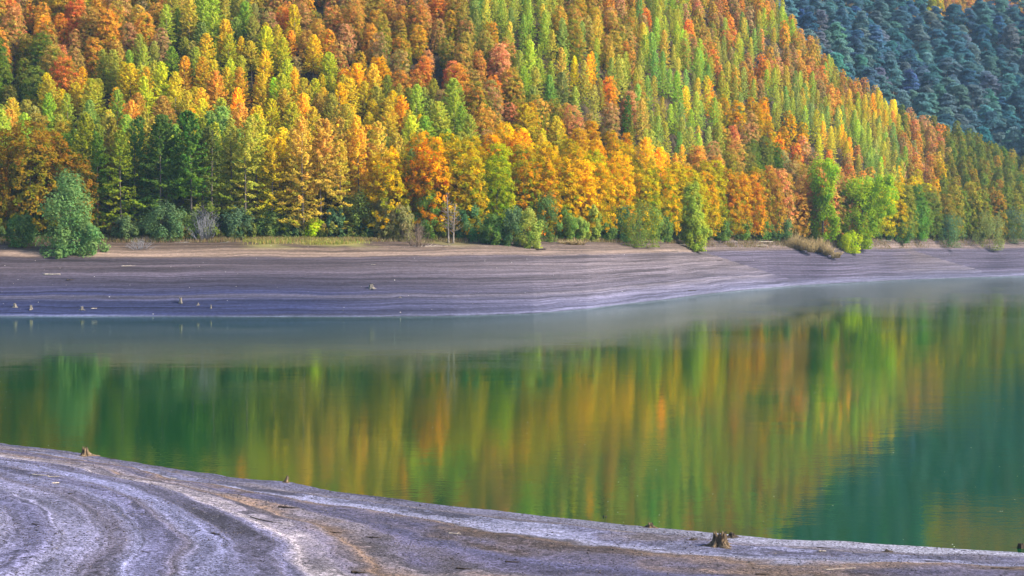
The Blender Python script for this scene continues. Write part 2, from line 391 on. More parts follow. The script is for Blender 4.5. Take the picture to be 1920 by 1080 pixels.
def crown_beech(seed, dens=1.0, lf=.46, H=24., W=4.7):
    global rng; rng = np.random.default_rng(seed)
    parts = []; nb = int(520 * (.45 + .55 * dens))
    ns = 6; subs = [(0, 0, 1., .80)] + [(W * .42 * math.cos(q * 1.26 + seed), W * .42 * math.sin(q * 1.26 + seed), .62 + .34 * rng.random(), .50 + .16 * rng.random()) for q in range(ns - 1)]
    wt = np.array([s_[3] ** 2 * s_[2] for s_ in subs]); wt /= wt.sum(); hue = rng.normal(0, .12, ns)
    for i in range(nb):
        k = rng.choice(ns, p=wt); sx, sy, sh, sw = subs[k]; z = .08 + .90 * ((i + rng.random()) / nb)
        prof = math.sqrt(max(0, 1 - ((z - .42) / .60) ** 2)) if z > .42 else .80 + .20 * z / .42
        th = rng.random() * 6.283; r = W * sw * max(prof, .12) * (.74 + .34 * rng.random() ** 1.5)
        if rng.random() < .08: r *= 1.15
        c = np.array([sx + math.cos(th) * r, sy + math.sin(th) * r, z * H * sh])
        o = np.array([math.cos(th), math.sin(th), (z - .40) * 1.8]); o /= np.linalg.norm(o)
        ax = np.array([0, 0, .45]) + o * .9 + rng.normal(size=3) * .25
        green = np.clip(.46 - .50 * (z * sh - .35) + 1.3 * hue[k] + rng.normal(0, .24), 0, .85)
        parts.append(sprays(c, ax, int(19 * (.3 + .7 * dens)), .50 + .5 * rng.random(), .26, lf, o, green, .5 + hue[k] + rng.normal(0, .14), .1))
    return pack(parts)
def crown_larch(seed, dens=1.0, lf=.34, H=25., W=2.7, bare=.22, open_=False):
    global rng; rng = np.random.default_rng(seed)
    parts = []; nb = int(150 * (.5 + .5 * dens)); lean = rng.normal(0, .5, 2)
    for i in range(nb):
        t = ((i + rng.random()) / nb) ** .92; z = bare + (1 - bare) * t
        w = W * min(1, (1 - t) ** .50 * 1.12) * (.62 + .5 * rng.random()) + .10
        if t < .3: w *= .75 + .6 * rng.random()
        if open_ and t < .62:
            if rng.random() < .40: continue
            w *= .6 + .8 * rng.random()
        th = i * 2.4 + rng.normal(0, .4); n = max(4, int((10 + 30 * w / W) * dens))
        s = np.sqrt(rng.random(n)) * (.95) + .05
        bx = np.array([math.cos(th), math.sin(th)]); rise = (.10 + .55 * t)
        sway = rng.normal(0, .05)
        cx = s * w; zz = z * H + cx * (rise - (.12 if open_ else 0)) - .12 * cx * cx + (s > .7) * (s - .7) * w * .9
        lat = rng.normal(size=n) * (.10 + .20 * w / W) * (1.15 - s * .6)
        x = bx[0] * cx - bx[1] * (lat + sway * cx); y = bx[1] * cx + bx[0] * (lat + sway * cx)
        p = np.c_[x + lean[0] * z, y + lean[1] * z, zz + rng.normal(size=n) * .12 - np.abs(lat) * .35]
        o = np.array([bx[0], bx[1], .35])
        nr = o * .55 + np.array([0, 0, .55]) + rng.normal(size=(n, 3)) * .5
        green = np.clip(.50 - .62 * t + rng.normal(0, .16), 0, .8)
        lv = np.c_[np.clip(rng.normal(.5, .2, n), 0, 1), np.clip(green + rng.normal(0, .07, n), 0, 1), np.clip(.5 + rng.normal(0, .16) + rng.normal(0, .1, n), 0, 1)]
        parts.append((p, nr, np.full(n, lf), lv))
    return pack(parts)
def crown_pine(seed, dens=1.0, lf=.5, H=22., W=3.9):
    global rng; rng = np.random.default_rng(seed); parts = []
    nb = 26
    for i in range(nb):
        t = i / (nb - 1); z = .50 + .48 * t + rng.normal(0, .015)
        w = W * (1 - t ** 2.2 * .85) * (.35 + .65 * min(1, t * 3 + .3)); th = i * 2.4 + rng.normal(0, .5); r = w * (.35 + .6 * rng.random())
        if t > .93: r *= .2
        c = np.array([math.cos(th) * r, math.sin(th) * r, z * H + .12 * r])
        o = np.array([math.cos(th), math.sin(th), .4])
        parts.append(sprays(c, np.array([0, 0, 1.]) + o * .25 + rng.normal(size=3) * .12, int(95 * dens), 1.5 + .6 * rng.random(), .26, lf, o, .0, .5 + rng.normal(0, .2), .26))
    return pack(parts)
def crown_bushy(seed, H, W, n_cl=60, per=45, lf=.30, low=.04, upright=.0, green=.0, prof=None):
    """willow / poplar / shrub: lobes of small leaves on an uneven ellipsoid, H high and 2W wide"""
    global rng; rng = np.random.default_rng(seed); parts = []
    for i in range(n_cl):
        z = low + (1 - low) * ((i + rng.random()) / n_cl); th = rng.random() * 6.283
        pr = (prof(z) if prof else math.sin(math.pi * (.12 + .80 * z)) ** .6) * (.62 + .42 * rng.random())
        r = W * pr * math.sqrt(.25 + .75 * rng.random())
        c = np.array([math.cos(th) * r, math.sin(th) * r, z * H]); o = np.array([math.cos(th), math.sin(th), .6]); o /= np.linalg.norm(o)
        n = per; rad = min(W, H) * (.20 + .12 * rng.random())
        d = rng.normal(size=(n, 3)); d /= np.linalg.norm(d, axis=1, keepdims=True)
        d[:, 2] = d[:, 2] * (1 + upright)
        p = c + d * (rad * rng.random(n) ** .4)[:, None]; p[:, 2] = np.maximum(p[:, 2], .05)
        nr = d * .7 + o * .4 + np.array([0, 0, .3]) + rng.normal(size=(n, 3)) * .4
        lv = np.c_[np.clip(rng.normal(.5, .2, n), 0, 1), np.clip(green * (1.1 - z) + rng.normal(0, .08, n), 0, 1), np.clip(.5 + rng.normal(0, .18) + rng.normal(0, .1, n), 0, 1)]
        parts.append((p, nr, np.full(n, lf), lv))
    return pack(parts)
def crown_mesh(name, cr, mt=None, aspect=1.6):
    cen, nrm, sz, lv = cr; V = leaves(cen, nrm, sz, aspect)
    return mesh_from(name, V, np.arange(len(V)).reshape(-1, 4), mt or M_leaf, {'leafvar': np.repeat(lv, 4, 0)})
def trunk_mesh(name, H, r, limbs=8, z0=.3, spread=2.2, mt=None, seed=0, rise=.9, lean=(0, 0)):
    rd = random.Random(seed); b = Bag()
    ts = [0, .02, .06, .25, .5, .75, 1]
    pts = [(lean[0] * t * H + .12 * math.sin(t * 5 + seed), lean[1] * t * H + .12 * math.cos(t * 4 + seed), t * H - (.6 if t == 0 else 0)) for t in ts]
    b.add(tube(pts, [r * 1.5, r * 1.3, r * 1.05, r * .85, r * .6, r * .35, r * .06], 8))
    for i in range(limbs):
        t = z0 + (.93 - z0) * (i + rd.random()) / limbs; th = rd.random() * 6.283; L = spread * (1.1 - t) * (.7 + .6 * rd.random()) + .4
        x0, y0, z = lean[0] * t * H, lean[1] * t * H, t * H
        rr = max(r * (1 - t) * .35, .025)
        p = [(x0 + math.cos(th) * L * s, y0 + math.sin(th) * L * s, z + L * rise * s ** 1.2) for s in (0, .35, .7, 1)]
        b.add(tube(p, [rr, rr * .75, rr * .45, rr * .12], 5))
    return b.mesh(name, mt or M_bark)

# prototypes
beech = [(crown_mesh('beech_crown', crown_beech(10 + i, 1.0, .36, 24 + i * .4, 5.0 + .25 * i)), trunk_mesh('beech_trunk', 20, .36, 12, .18, 3.6, seed=i)) for i in range(6)]
larch = [(crown_mesh('larch_crown', crown_larch(40 + i, 1.45, .29, 25, 3.5 + .16 * i, (.14, .26, .34, .20, .40, .10)[i])), trunk_mesh('larch_trunk', 24.6, .21, 16, .10, 1.9, mt=M_pale if i % 2 else M_bark, seed=i + 9, rise=.12)) for i in range(6)]
larch_open = [(crown_mesh('larch_crown', crown_larch(60 + i, 1.25, .30, 25, 3.5 + .2 * i, (.08, .14, .2, .10)[i], True)), trunk_mesh('larch_trunk', 24.6, .20, 34, .08, 2.6, mt=M_pale if i == 2 else M_bark, seed=i + 39, rise=.05)) for i in range(4)]
pine = [(crown_mesh('pine_crown', crown_pine(70 + i, 1.3, .48, 22, 4.6 + .4 * i)), trunk_mesh('pine_trunk', 21.4, .24, 10, .45, 2.8, mt=M_pale, seed=i + 20, rise=.25)) for i in range(4)]

# ------------------------------------------------------------------ setting
def grid_mesh(name, X, Y, Z, mt):
    r, c = X.shape; V = np.c_[X.ravel(), Y.ravel(), Z.ravel()]
    i = np.arange(r * c).reshape(r, c)
    Fq = np.stack([i[:-1, :-1], i[:-1, 1:], i[1:, 1:], i[1:, :-1]], -1).reshape(-1, 4)
    return mesh_from(name, V, Fq, mt, smooth=True)
pxs = np.r_[np.linspace(-900, -100, 60), np.linspace(-95, 2015, 700), np.linspace(2020, 3000, 60)]
tt = np.linspace(0, 1, 240)[:, None]
D = (I(pxs, T0) - 14)[None] * (1 - tt) + I(pxs, T12)[None] * tt
PX = np.broadcast_to(pxs, D.shape)
d0_ = I(PX, T0)
bank_tone = np.clip((PX - 1425) / 40, 0, 1)
for (a, b, za, zb, sl) in ((1310, 1500, 9.5, 1.0, .20), (1660, 1840, 11.0, 2.0, .24)):   # darker tone in the gullies behind the spurs
    top = d0_ + (np.interp(PX, [a - 60, a, b], [12.5, za, zb]) - .3) / sl
    on = (PX > a - 30) & (PX < b)
    if a > 1600: bank_tone = np.where(on & (D < top) & (PX > a), np.clip(.85 - (PX - a) / 110 + .25 * vnoise(PX / 25, D / 3), .25, 1), bank_tone); bank_tone = np.where((PX > a) & (D >= top), 1, bank_tone); bank_tone = np.where(PX > b, 1, bank_tone)
    else: bank_tone = np.where(on & (D >= top), 1, bank_tone)
fb = grid_mesh('far_bank', (PX - 960) / F * D, D, hfar(PX, D), M_far)
at_ = fb.attributes.new('bank_tone', 'FLOAT', 'POINT'); at_.data.foreach_set('value', bank_tone.ravel().astype(np.float32))
link('far_bank', fb, kind='structure')
tt = np.linspace(0, 1, 190)[:, None] ** 1.25; pxh = pxs[::3]
D = I(pxh, T12)[None] * (1 - tt) + 1250 * tt; PX = np.broadcast_to(pxh, D.shape)
Zh = hfar(PX, D); Zh[0] += .02; link('hillside', grid_mesh('hillside', (PX - 960) / F * D, D, Zh, M_floor), kind='structure')
gx = np.r_[np.linspace(-75, -35, 60), np.linspace(-34.8, 30, 520), np.linspace(30.5, 75, 70)]
gy = np.r_[np.linspace(-14, 30, 70), np.linspace(30.3, 100, 420)]
GX, GY = np.meshgrid(gx, gy); link('near_shore', grid_mesh('near_shore', GX, GY, hnear(GX, GY), M_near), kind='structure')
link('water', mesh_from('water', np.array([(-260, 15, 0), (700, 15, 0), (700, 760, 0), (-260, 760, 0)], float), np.array([[0, 1, 2, 3]]), M_water), kind='structure')

# ------------------------------------------------------------------ forest
COL = {  # kind, leaf colours (linear), colour word
 'Y': ('larch', [(.80, .60, .05), (.76, .62, .07), (.66, .58, .07)], 'golden yellow'),
 'G': ('larch', [(.46, .52, .08), (.56, .57, .09), (.38, .48, .12), (.58, .53, .10)], 'yellow green'),
 'O': ('larch', [(.76, .46, .07), (.66, .45, .09), (.78, .52, .06)], 'amber'),
 'T': ('larch', [(.18, .25, .035), (.28, .31, .04), (.13, .20, .045)], 'deep green'),
 'b': ('beech', [(.72, .34, .08), (.64, .31, .12), (.72, .38, .07), (.58, .36, .08), (.58, .33, .15)], 'russet brown'),
 'o': ('beech', [(.76, .38, .02), (.74, .44, .02), (.68, .35, .025)], 'orange'),
 'r': ('beech', [(.70, .29, .03), (.60, .26, .04)], 'rust red'),
 'd': ('beech', [(.34, .15, .02), (.28, .12, .02)], 'dark rust'),  # rust leaves darkened to carry the lower-left shade in their colour
 'g': ('beech', [(.22, .22, .035), (.18, .21, .04), (.36, .26, .04)], 'olive green'),
 'y': ('beech', [(.72, .46, .02), (.66, .48, .02), (.52, .46, .025)], 'golden green'),
 'P': ('pine', [(.075, .175, .22), (.11, .23, .23), (.06, .15, .21), (.13, .20, .23), (.09, .19, .19)], 'blue green'),
}
ROWS = ["b b b b G G b b b b b G G b b G b b P P P y b",
        "g b b G G Y Y b b b b b G G b G b G b P P P P P",
        "g b G G Y Y Y Y o b b b G Y G G G b b P P P P P",
        "g Y Y Y Y O Y Y Y G b b G G b G Y G G b b P P P",
        "G G G O Y O Y O Y Y G b o b T G G o G G Y g P P",
        "G g G G Y G Y Y O Y G o Y o o G G b o Y G b g g",
        "g g T G G T Y O O G o o o o o Y b g b b G b g g",
        "d d T T T G Y O O o o y o o o o y o b b G y g g",
        "d d g g T T Y Y O o o o y o r y o r b b y g g g",
        "g g g T T T G Y G g o o o y r o o y b b y g g g"]
ROWS = [(r.split() + [r.split()[-1]] * 3)[:24] for r in ROWS]  # lower-left shade is put in as darker leaf codes
def code(px, py):
    px += random.gauss(0, 12); py += random.gauss(0, 8)
    return ROWS[int(min(9, max(0, py // 45)))][int(min(23, max(0, px // 80)))]
def free(occ, x, y, r):
    k = (int(x // 10), int(y // 10))
    for i in (-1, 0, 1):
        for j in (-1, 0, 1):
            for (a, b, q) in occ.get((k[0] + i, k[1] + j), ()):
                if (a - x) ** 2 + (b - y) ** 2 < ((r + q) * .5) ** 2: return False
    occ.setdefault(k, []).append((x, y, r)); return True
occ = {}; TREES = []
rd = random.Random(5)
for n_ in range(520000):
    px = rd.uniform(-260, 2150); d12 = float(I(px, T12)); Dd = rd.uniform(d12 + 1.5, 985)
    if px < 1400 and Dd > d12 + 210: continue
    X = (px - 960) / F * Dd
    if free(occ, X, Dd, 2.2): TREES.append((X, Dd, px, Dd - d12))
TREES = np.array(TREES); TZ = hfar(TREES[:, 2], TREES[:, 1])
# drop what nothing shows: behind the crest, far above the frame
keep = []; final = {}
occ2 = {}
order = np.argsort(TREES[:, 1])
vis = {}  # treeline per azimuth bin, to drop hidden trees
picked = []
for i in order:
    X, Dd, px, up = TREES[i]; z = TZ[i]
    ty = project(X, Dd, z + 14)[1]; by = project(X, Dd, z)[1]
    if ty < -190: continue
    b_ = int(px // 24)
    if ty > vis.get(b_, 999) + 8 and Dd < 640: continue       # wholly behind nearer crowns
    c = code(px, max(0, ty + 25 if ty > -40 else 10)); kind, cols, word = COL[c]
    if (c == 'P') and Dd < 640 : c = 'b' if rd.random() < .6 else 'G'
    if Dd > 660 and c != 'P' and rd.random() < .97 and not (px > 1735 and ty < 25 and Dd > 800): c = 'P'
    kind, cols, word = COL[c]
    sp = {'larch': 3.3 if up > 10 else 3.6, 'beech': 4.5 if up > 14 else 5.4, 'pine': 8.6}[kind]
    if kind != 'pine': sp *= 1 - .17 * min(1, max(0, (up - 20) / 50))
    if not free(occ2, X, Dd, sp): continue
    h = {'larch': rd.uniform(.42, .66) + .36 * math.exp(-(up / 16) ** 2), 'beech': rd.uniform(.38, .62) + .26 * math.exp(-(up / 16) ** 2), 'pine': rd.uniform(.85, 1.3)}[kind]
    for q in ((b_,) if kind == 'larch' else (b_,)):
        tt_ = project(X, Dd, z + 22 * h * .75)[1]; vis[q] = min(vis.get(q, 999), tt_)
    if kind != 'pine': h *= 1 - .20 * min(1, max(0, (up - 20) / 70))
    picked.append(dict(x=X, y=Dd, z=z, px=px, ty=project(X, Dd, z + 24 * h)[1], by=by, kind=kind, c=c, h=h, up=up))
VISN = {k: sum(1 for t in picked if t['kind'] == k) for k in ('larch', 'beech', 'pine')}
print('TREES', VISN)

def colour_of(t):
    base = np.array(rd.choice(COL[t['c']][1])); j = np.exp(np.array([rd.gauss(0, .13), rd.gauss(0, .08), rd.gauss(0, .1)]))
    return base * j * math.exp(rd.gauss(0, .10))
ROWW = [(60, 'at top edge of slope'), (130, 'high on slope'), (210, 'mid slope'), (290, 'low on slope'), (999, 'in lowest rows')]
COLW = [(95, 'left of the shore willow'), (220, 'above the shore willow'), (340, 'just right of shore willow'), (470, 'above grey leafless thicket'),
        (630, 'above dry grass strip'), (760, 'above dense shore bushes'), (900, 'above bare white tree'), (1040, 'right of bare white tree'), (1160, 'left of widest shore bush'),
        (1260, 'above widest shore bush'), (1360, 'above leaning shore tree'), (1480, 'left of lime trees'), (1600, 'above taller lime tree'),
        (1700, 'above wider lime tree'), (1800, 'right of lime trees'), (9999, 'by right edge')]
ORD = ['', 'second ', 'third ', 'fourth ', 'fifth ', 'sixth ', 'seventh ', 'eighth ', 'ninth ', 'tenth ', 'eleventh ', 'twelfth ', 'thirteenth ', 'fourteenth ']
PROTO = {'beech': beech, 'larch': larch, 'pine': pine}
GRP = {'beech': 'broadleaf beech trees of the autumn forest', 'larch': 'larch trees of the autumn forest', 'pine': 'dark pines on the hazy far hillside'}
mass = {'larch': [], 'beech': [], 'pine': []}; indiv = []
for kind in PROTO:
    L = [t for t in picked if t['kind'] == kind]
    for t in L:
        onf = -25 < t['px'] < 1945 and t['ty'] < 470 and t['by'] > 22
        t['rank'] = (F / t['y']) * (1 if onf else .0001) * (.35 if t['by'] < 60 else 1) + (0 if not onf else .5 * (t['up'] < 12))
    L.sort(key=lambda t: -t['rank'])
    for k, t in enumerate(L):
        if k < 290 and t['rank'] > .1: indiv.append(t)
        else: mass[kind].append(t)
# labels: species, colour, zone and order from the left within its zone
cells = {}
for t in indiv:
    cy = max(t['ty'], 0) + 18
    t['rw'] = next(wd for lim, wd in ROWW if cy < lim); t['cw'] = next(wd for lim, wd in COLW if t['px'] < lim)
    cells.setdefault((t['kind'], t['c'], t['rw'], t['cw']), []).append(t)
KW = {'beech': 'beech tree', 'larch': 'larch tree', 'pine': 'pine tree'}
for (kind, c, rw, cw), L in cells.items():
    L.sort(key=lambda t: t['px'])
    for i, t in enumerate(L):
        word = COL[c][2]
        if len(L) == 1: s = f'{word} {KW[kind].split()[0]} {rw}, {cw}'
        elif i == len(L) - 1: s = f'rightmost {word} {KW[kind].split()[0]} {rw}, {cw}'
        elif i == 0: s = f'leftmost {word} {KW[kind].split()[0]} {rw}, {cw}'
        else: s = f'{ORD[min(i, 13)]}{word} {KW[kind].split()[0]} from left {rw}, {cw}'
        t['label'] = s
for t in indiv:
    cr, tk = rd.choice(larch_open if t['kind'] == 'larch' and t['up'] < 14 and rd.random() < .8 else PROTO[t['kind']])
    wdt = t['h'] * ((rd.uniform(1.15, 1.5) if t['up'] > 16 else rd.uniform(1.0, 1.25)) if t['kind'] == 'larch' else rd.uniform(.98, 1.28))
    e = empty(t['kind'] + '_tree', (t['x'], t['y'], t['z'] - .2), rd.uniform(0, 6.28), (wdt, wdt, t['h']), label=t['label'], category='tree', group=GRP[t['kind']])
    o = link('crown', cr, e); o.color = (*colour_of(t), 1)
    link('trunk', tk, e)
# the trees beyond the three hundred of each kind that show largest
LOD = {'beech': [crown_beech(110 + i, .25, .66, 24, 5.6) for i in range(3)], 'larch': [crown_larch(140 + i, .6, .46, 25, 3.8, .2) for i in range(3)], 'pine': [crown_pine(170 + i, .6, .8, 22, 5) for i in range(3)]}
rng = np.random.default_rng(99)
for kind, L in mass.items():
    if not L: continue
    Vs, Ls, Cs = [], [], []
    lods = [(leaves(c[0], c[1], c[2]), np.repeat(c[3], 4, 0)) for c in LOD[kind]]
    for t in L:
        V, lv = rd.choice(lods); a = rd.uniform(0, 6.28); ca, sa = math.cos(a), math.sin(a)
        V2 = np.c_[V[:, 0] * ca - V[:, 1] * sa, V[:, 0] * sa + V[:, 1] * ca, V[:, 2]] * t['h'] + (t['x'], t['y'], t['z'])
        Vs.append(V2); Ls.append(lv); Cs.append(np.broadcast_to(colour_of(t), (len(V), 3)))
    V = np.concatenate(Vs)
    link(kind + '_wood', mesh_from(kind + '_wood', V, np.arange(len(V)).reshape(-1, 4), M_leafm, {'leafvar': np.concatenate(Ls), 'tcol': np.concatenate(Cs)}),
         kind='stuff', category='forest', label={'larch': 'remaining yellow and green larches filling the upper slope', 'beech': 'remaining brown and orange beeches filling the upper slope', 'pine': 'remaining blue green pines filling the top right hillside'}[kind])
print('INDIV', len(indiv), 'MASS', {k: len(v) for k, v in mass.items()})

# ------------------------------------------------------------------ shore willow, lime green trees, shrubs
def placed(px, py):
    d, z = hit(px, py); return (px - 960) / F * d, d, float(z), F / d
def ground_trunk(H, r, mt=M_bark, seed=0, limbs=10, spread=2, z0=.2, lean=(0, 0)): return trunk_mesh('trunk', H, r, limbs, z0, spread, mt, seed, lean=lean)
def merge(*cs): return tuple(np.concatenate([c[k] for c in cs]) for k in range(4))
def shift(c, dx, dy, dz, sx=1, sz=1):
    p = c[0] * (sx, sx, sz) + (dx, dy, dz); return (p, c[1], c[2], c[3])
def special(name, px, py, cr, trunk, col, label, cat='tree', grp=None, aspect=1.6):
    x, d, z, s = placed(px, py)
    e = empty(name, (x, d, z - .15), 0, 1, label=label, category=cat, group=grp)
    o = link('crown', crown_mesh('crown', cr, None, aspect), e); o.color = (*col, 1)
    link('trunk', trunk, e); return e
wl = merge(crown_bushy(201, 13.6, 6.0, 74, 95, .24, .06, .25, .15, lambda z: math.sqrt(max(.05, 1 - ((z - .30) / .72) ** 2)) * (.8 + .3 * math.sin(z * 13))),
           shift(crown_bushy(202, 6.5, 3.6, 34, 80, .26, .05, .1, .1), 3.6, -1.0, -1.6), shift(crown_bushy(203, 3.6, 3.2, 22, 80, .26, .05, .1, .1), -1.2, -2.2, -1.8))
special('willow_tree', 132, 472, wl, ground_trunk(11, .35, seed=3, spread=4, limbs=14), (.15, .26, .09), 'big drooping grey green willow standing alone on the left bank', aspect=2.4)
l1 = merge(crown_bushy(211, 25.5, 5.8, 88, 95, .40, .10, .2, .75, lambda z: (.75 + .25 * math.sin(z * 9)) * (1 if z < .75 else math.sqrt(max(.02, 1 - ((z - .75) / .27) ** 2)))))
special('poplar_tree', 1543, 462, l1, ground_trunk(23, .4, seed=4, spread=4, limbs=12), (.33, .47, .035), 'taller narrow lime green tree at the shore, left of the pair')
l2 = merge(crown_bushy(212, 20.5, 7.4, 96, 95, .40, .03, .2, .75), shift(crown_bushy(213, 12.5, 5.4, 46, 95, .40, .1, .1, .25), 7.6, 1, 9.3))
special('poplar_tree', 1608, 466, l2, ground_trunk(19, .45, seed=5, spread=5, limbs=12, lean=(.12, 0)), (.33, .46, .035), 'wider lime green tree with a bright lobe leaning right')
yl = merge(crown_bushy(214, 9.0, 3.9, 60, 85, .28, .0, .2, .25), shift(crown_bushy(215, 11.5, 3.0, 60, 85, .28, .0, .3, .15), -1.0, .5, 5.2))
special('willow_tree', 1303, 470, yl, ground_trunk(14, .3, seed=6, spread=2.5, lean=(-.06, 0)), (.36, .42, .06), 'tall pale yellow green willow bulging over the bank edge', aspect=2.2)

SHG = [(.12, .20, .055), (.19, .28, .06), (.11, .19, .09), (.27, .28, .10), (.30, .38, .08)]
SHR = [(42, 462, 60, 52, 0, 'dark green bush at far left below the rust trees'), (236, 452, 46, 40, 2, 'low dark bush just right of the big willow'),
       (305, 450, 80, 62, 2, 'teal green bush left of the grey thicket'), (445, 448, 62, 50, 2, 'dark bush right of the grey thicket'), (505, 446, 60, 44, 0, 'dark low bush above the dry grass strip'),
       (552, 446, 44, 40, 3, 'olive bush left of the small lime sapling'), (628, 446, 40, 52, 2, 'blue green bush right of the small lime sapling'), (668, 444, 72, 78, 1, 'tall mid green bush above the end of the dry grass'),
       (720, 450, 52, 72, 3, 'olive green bush between two darker ones'), (755, 452, 46, 60, 3, 'dull green bush behind the brown leafless thicket'), (803, 450, 52, 80, 1, 'fresh green tall bush left of bare white tree'),
       (880, 452, 60, 60, 2, 'dark teal bush right of bare white tree'), (925, 458, 52, 50, 0, 'low green bush under the orange beeches'), (958, 460, 54, 64, 2, 'grey green bush second right of teal bush'),
       (992, 464, 58, 66, 4, 'pale olive willow bush with soft rounded top'), (1020, 452, 66, 78, 0, 'dark green bush behind the pale olive willow bush'), (1060, 450, 52, 52, 1, 'mid green bush right of the dark one'),
       (1085, 452, 40, 40, 4, 'small yellowish bush beside the slim bush'), (1110, 452, 36, 62, 4, 'slim upright light green bush'), (1158, 452, 60, 60, 2, 'dark bush touching the widest bush on its left'),
       (1200, 462, 106, 70, 1, 'widest round green bush on the bank'), (1242, 452, 46, 42, 0, 'small bush touching the widest bush on its right'), (1350, 450, 44, 34, 0, 'low bush right of the bulging yellow green willow'),
       (1388, 448, 38, 44, 1, 'small round bush above the long white logs'), (1425, 448, 44, 36, 0, 'low dark bush right above the white logs'), (1462, 450, 52, 40, 2, 'low dark bush behind the tan dry shrub'),
       (1722, 452, 50, 66, 1, 'mid green bush right of the lime trees'), (1778, 464, 62, 54, 2, 'dark teal round bush between two green bushes'), (1855, 468, 66, 62, 3, 'pale grey green round bush at right end'),
       (590, 448, 44, 30, 5, 'small bright lime sapling at the grass strip'), (1596, 474, 46, 34, 5, 'bright yellow green low shrub at the foot of the lime trees'), (905, 446, 40, 36, 0, 'small dark bush between teal and low green bushes'),
       (1900, 455, 60, 60, 2, 'dark bush cut by the right edge'), (1690, 455, 44, 40, 0, 'small dark bush touching the wider lime tree'), (1130, 450, 40, 36, 0, 'small low bush right of the slim bush'),
       (350, 446, 60, 46, 0, 'dark green bush touching the grey thicket from left'), (1285, 452, 40, 44, 0, 'dark bush hiding behind the bulging willow')]
for k, (px, py, wp, hp, c, lab) in enumerate(SHR):
    x, d, z, s = placed(px, py); H = hp / s * 1.05; W = wp / s * .55
    col = (.50, .58, .03) if c == 5 else SHG[c]
    cr = crown_bushy(300 + k, H, W, 46, 75, .27, .0, .3, .25)
    e = empty('shrub', (x, d, z - .15), 0, 1, label=lab, category='bush', group='shrubs along the top of the far bank')
    o = link('foliage', crown_mesh('foliage', cr), e); o.color = (*[q * math.exp(random.gauss(0, .08)) for q in col], 1)
    link('stem', trunk_mesh('stem', H * .8, .07, 10, .05, W * .8, M_bark, k), e)

def twiggy(name, H, W, n, r, seed, mt, up=1.0):
    """leafless bush or tree: forked crooked twigs"""
    rd_ = random.Random(seed); b = Bag()
    for i in range(n):
        th = rd_.random() * 6.28; sp = W * rd_.random() ** .6; L = H * (.55 + .45 * rd_.random()) * math.sqrt(1.05 - (sp / W) ** 2)
        bs = .42; p = [(math.cos(th) * sp * (bs + (1 - bs) * t ** .8) + rd_.gauss(0, .04 * H) * (t > 0) * .5, math.sin(th) * sp * (bs + (1 - bs) * t ** .8) + rd_.gauss(0, .04 * H) * (t > 0) * .5, L * math.sin(t * 1.45) ** up - .1) for t in (0, .2, .4, .6, .8, 1)]
        b.add(tube(p, [r, r * .8, r * .65, r * .5, r * .35, r * .15], 4))
        for q in range(4):
            a = p[2 + q % 4]; th2 = rd_.random() * 6.28; l2 = L * .28
            b.add(tube([a, (a[0] + math.cos(th2) * l2 * .5, a[1] + math.sin(th2) * l2 * .5, a[2] + l2 * .4), (a[0] + math.cos(th2) * l2, a[1] + math.sin(th2) * l2, a[2] + l2 * .6)], [r * .5, r * .35, r * .12], 4))
    return b.mesh(name, mt)
def tufted(seed, mt, spots):
    b = Bag(); rd_ = random.Random(seed)
    for (dx, dy, dz, H, W, n_) in spots:
        for i in range(n_):
            th = rd_.random() * 6.28; q = rd_.random() ** .5; x0 = dx + math.cos(th) * q * W * .5; y0 = dy + math.sin(th) * q * W * .5
            L = H * (.4 + .6 * rd_.random()) * (1.1 - .5 * q); lx = math.cos(th) * q * W * .5 + rd_.gauss(0, .2); ly = math.sin(th) * q * W * .5
            b.add(tube([(x0, y0, dz - .2), (x0 + lx * .35, y0 + ly * .35, dz + L * .55), (x0 + lx, y0 + ly, dz + L)], [.035, .028, .01], 4))
    return b.mesh('dry', mt)
def solo(name, px, py, me, lab, cat, grp=None, rz=0, sc=1, dz=0.):
    x, d, z, s = placed(px, py); o = link(name, me, None, label=lab, category=cat, group=grp)
    o.location = (x, d, z + dz); o.rotation_euler = (0, 0, rz); o.scale = (sc,) * 3; return o
M_twig = bark_material('grey_twigs', (.10, .10, .12), (.30, .30, .34)); M_brown = bark_material('brown_twigs', (.09, .06, .045), (.26, .19, .14)); M_tan = bark_material('tan_stems', (.20, .14, .06), (.42, .32, .15))
solo('leafless_thicket', 383, 450, twiggy('thicket', 6.2, 3.6, 90, .035, 1, M_twig, .8), 'round grey leafless thicket below the dark larches', 'bush')
solo('leafless_thicket', 782, 462, twiggy('thicket', 5.2, 3.2, 80, .03, 2, M_brown, .8), 'brown leafless thicket left of the bare white tree', 'bush')
solo('leafless_thicket', 262, 468, twiggy('thicket', 2.4, 3.4, 60, .025, 3, M_twig, .8), 'low grey leafless thicket right of the willow foot', 'bush')
solo('dry_shrub', 1497, 469, tufted(4, M_tan, [(-3, 0, .3, 4.4, 2.8, 190), (-.8, .5, .2, 6.0, 3, 260), (1.5, -.5, 0, 4.4, 2.6, 200), (3.4, -1.5, -.6, 3.2, 2.2, 140)]), 'tan dry shrub left of the taller lime tree', 'bush')
solo('dry_shrub', 1540, 475, tufted(5, M_tan, [(-2.6, 1.4, .9, 4.4, 2.4, 190), (-.6, 0, .4, 5.2, 2.8, 240), (1.6, -1.5, -.4, 4.2, 2.6, 200), (3.6, -3, -1.2, 3.0, 2.4, 140)]), 'tan dry shrub spilling down the bank below the taller lime tree', 'bush')
solo('dry_shrub', 1068, 458, tufted(8, M_tan, [(-1, 0, 0, 1.3, 2, 80), (.8, 0, 0, 1.7, 2, 90), (2.4, 0, 0, 1.1, 1.6, 60)]), 'low tan dry shrub right of the pale olive willow bush', 'bush')
b = Bag()
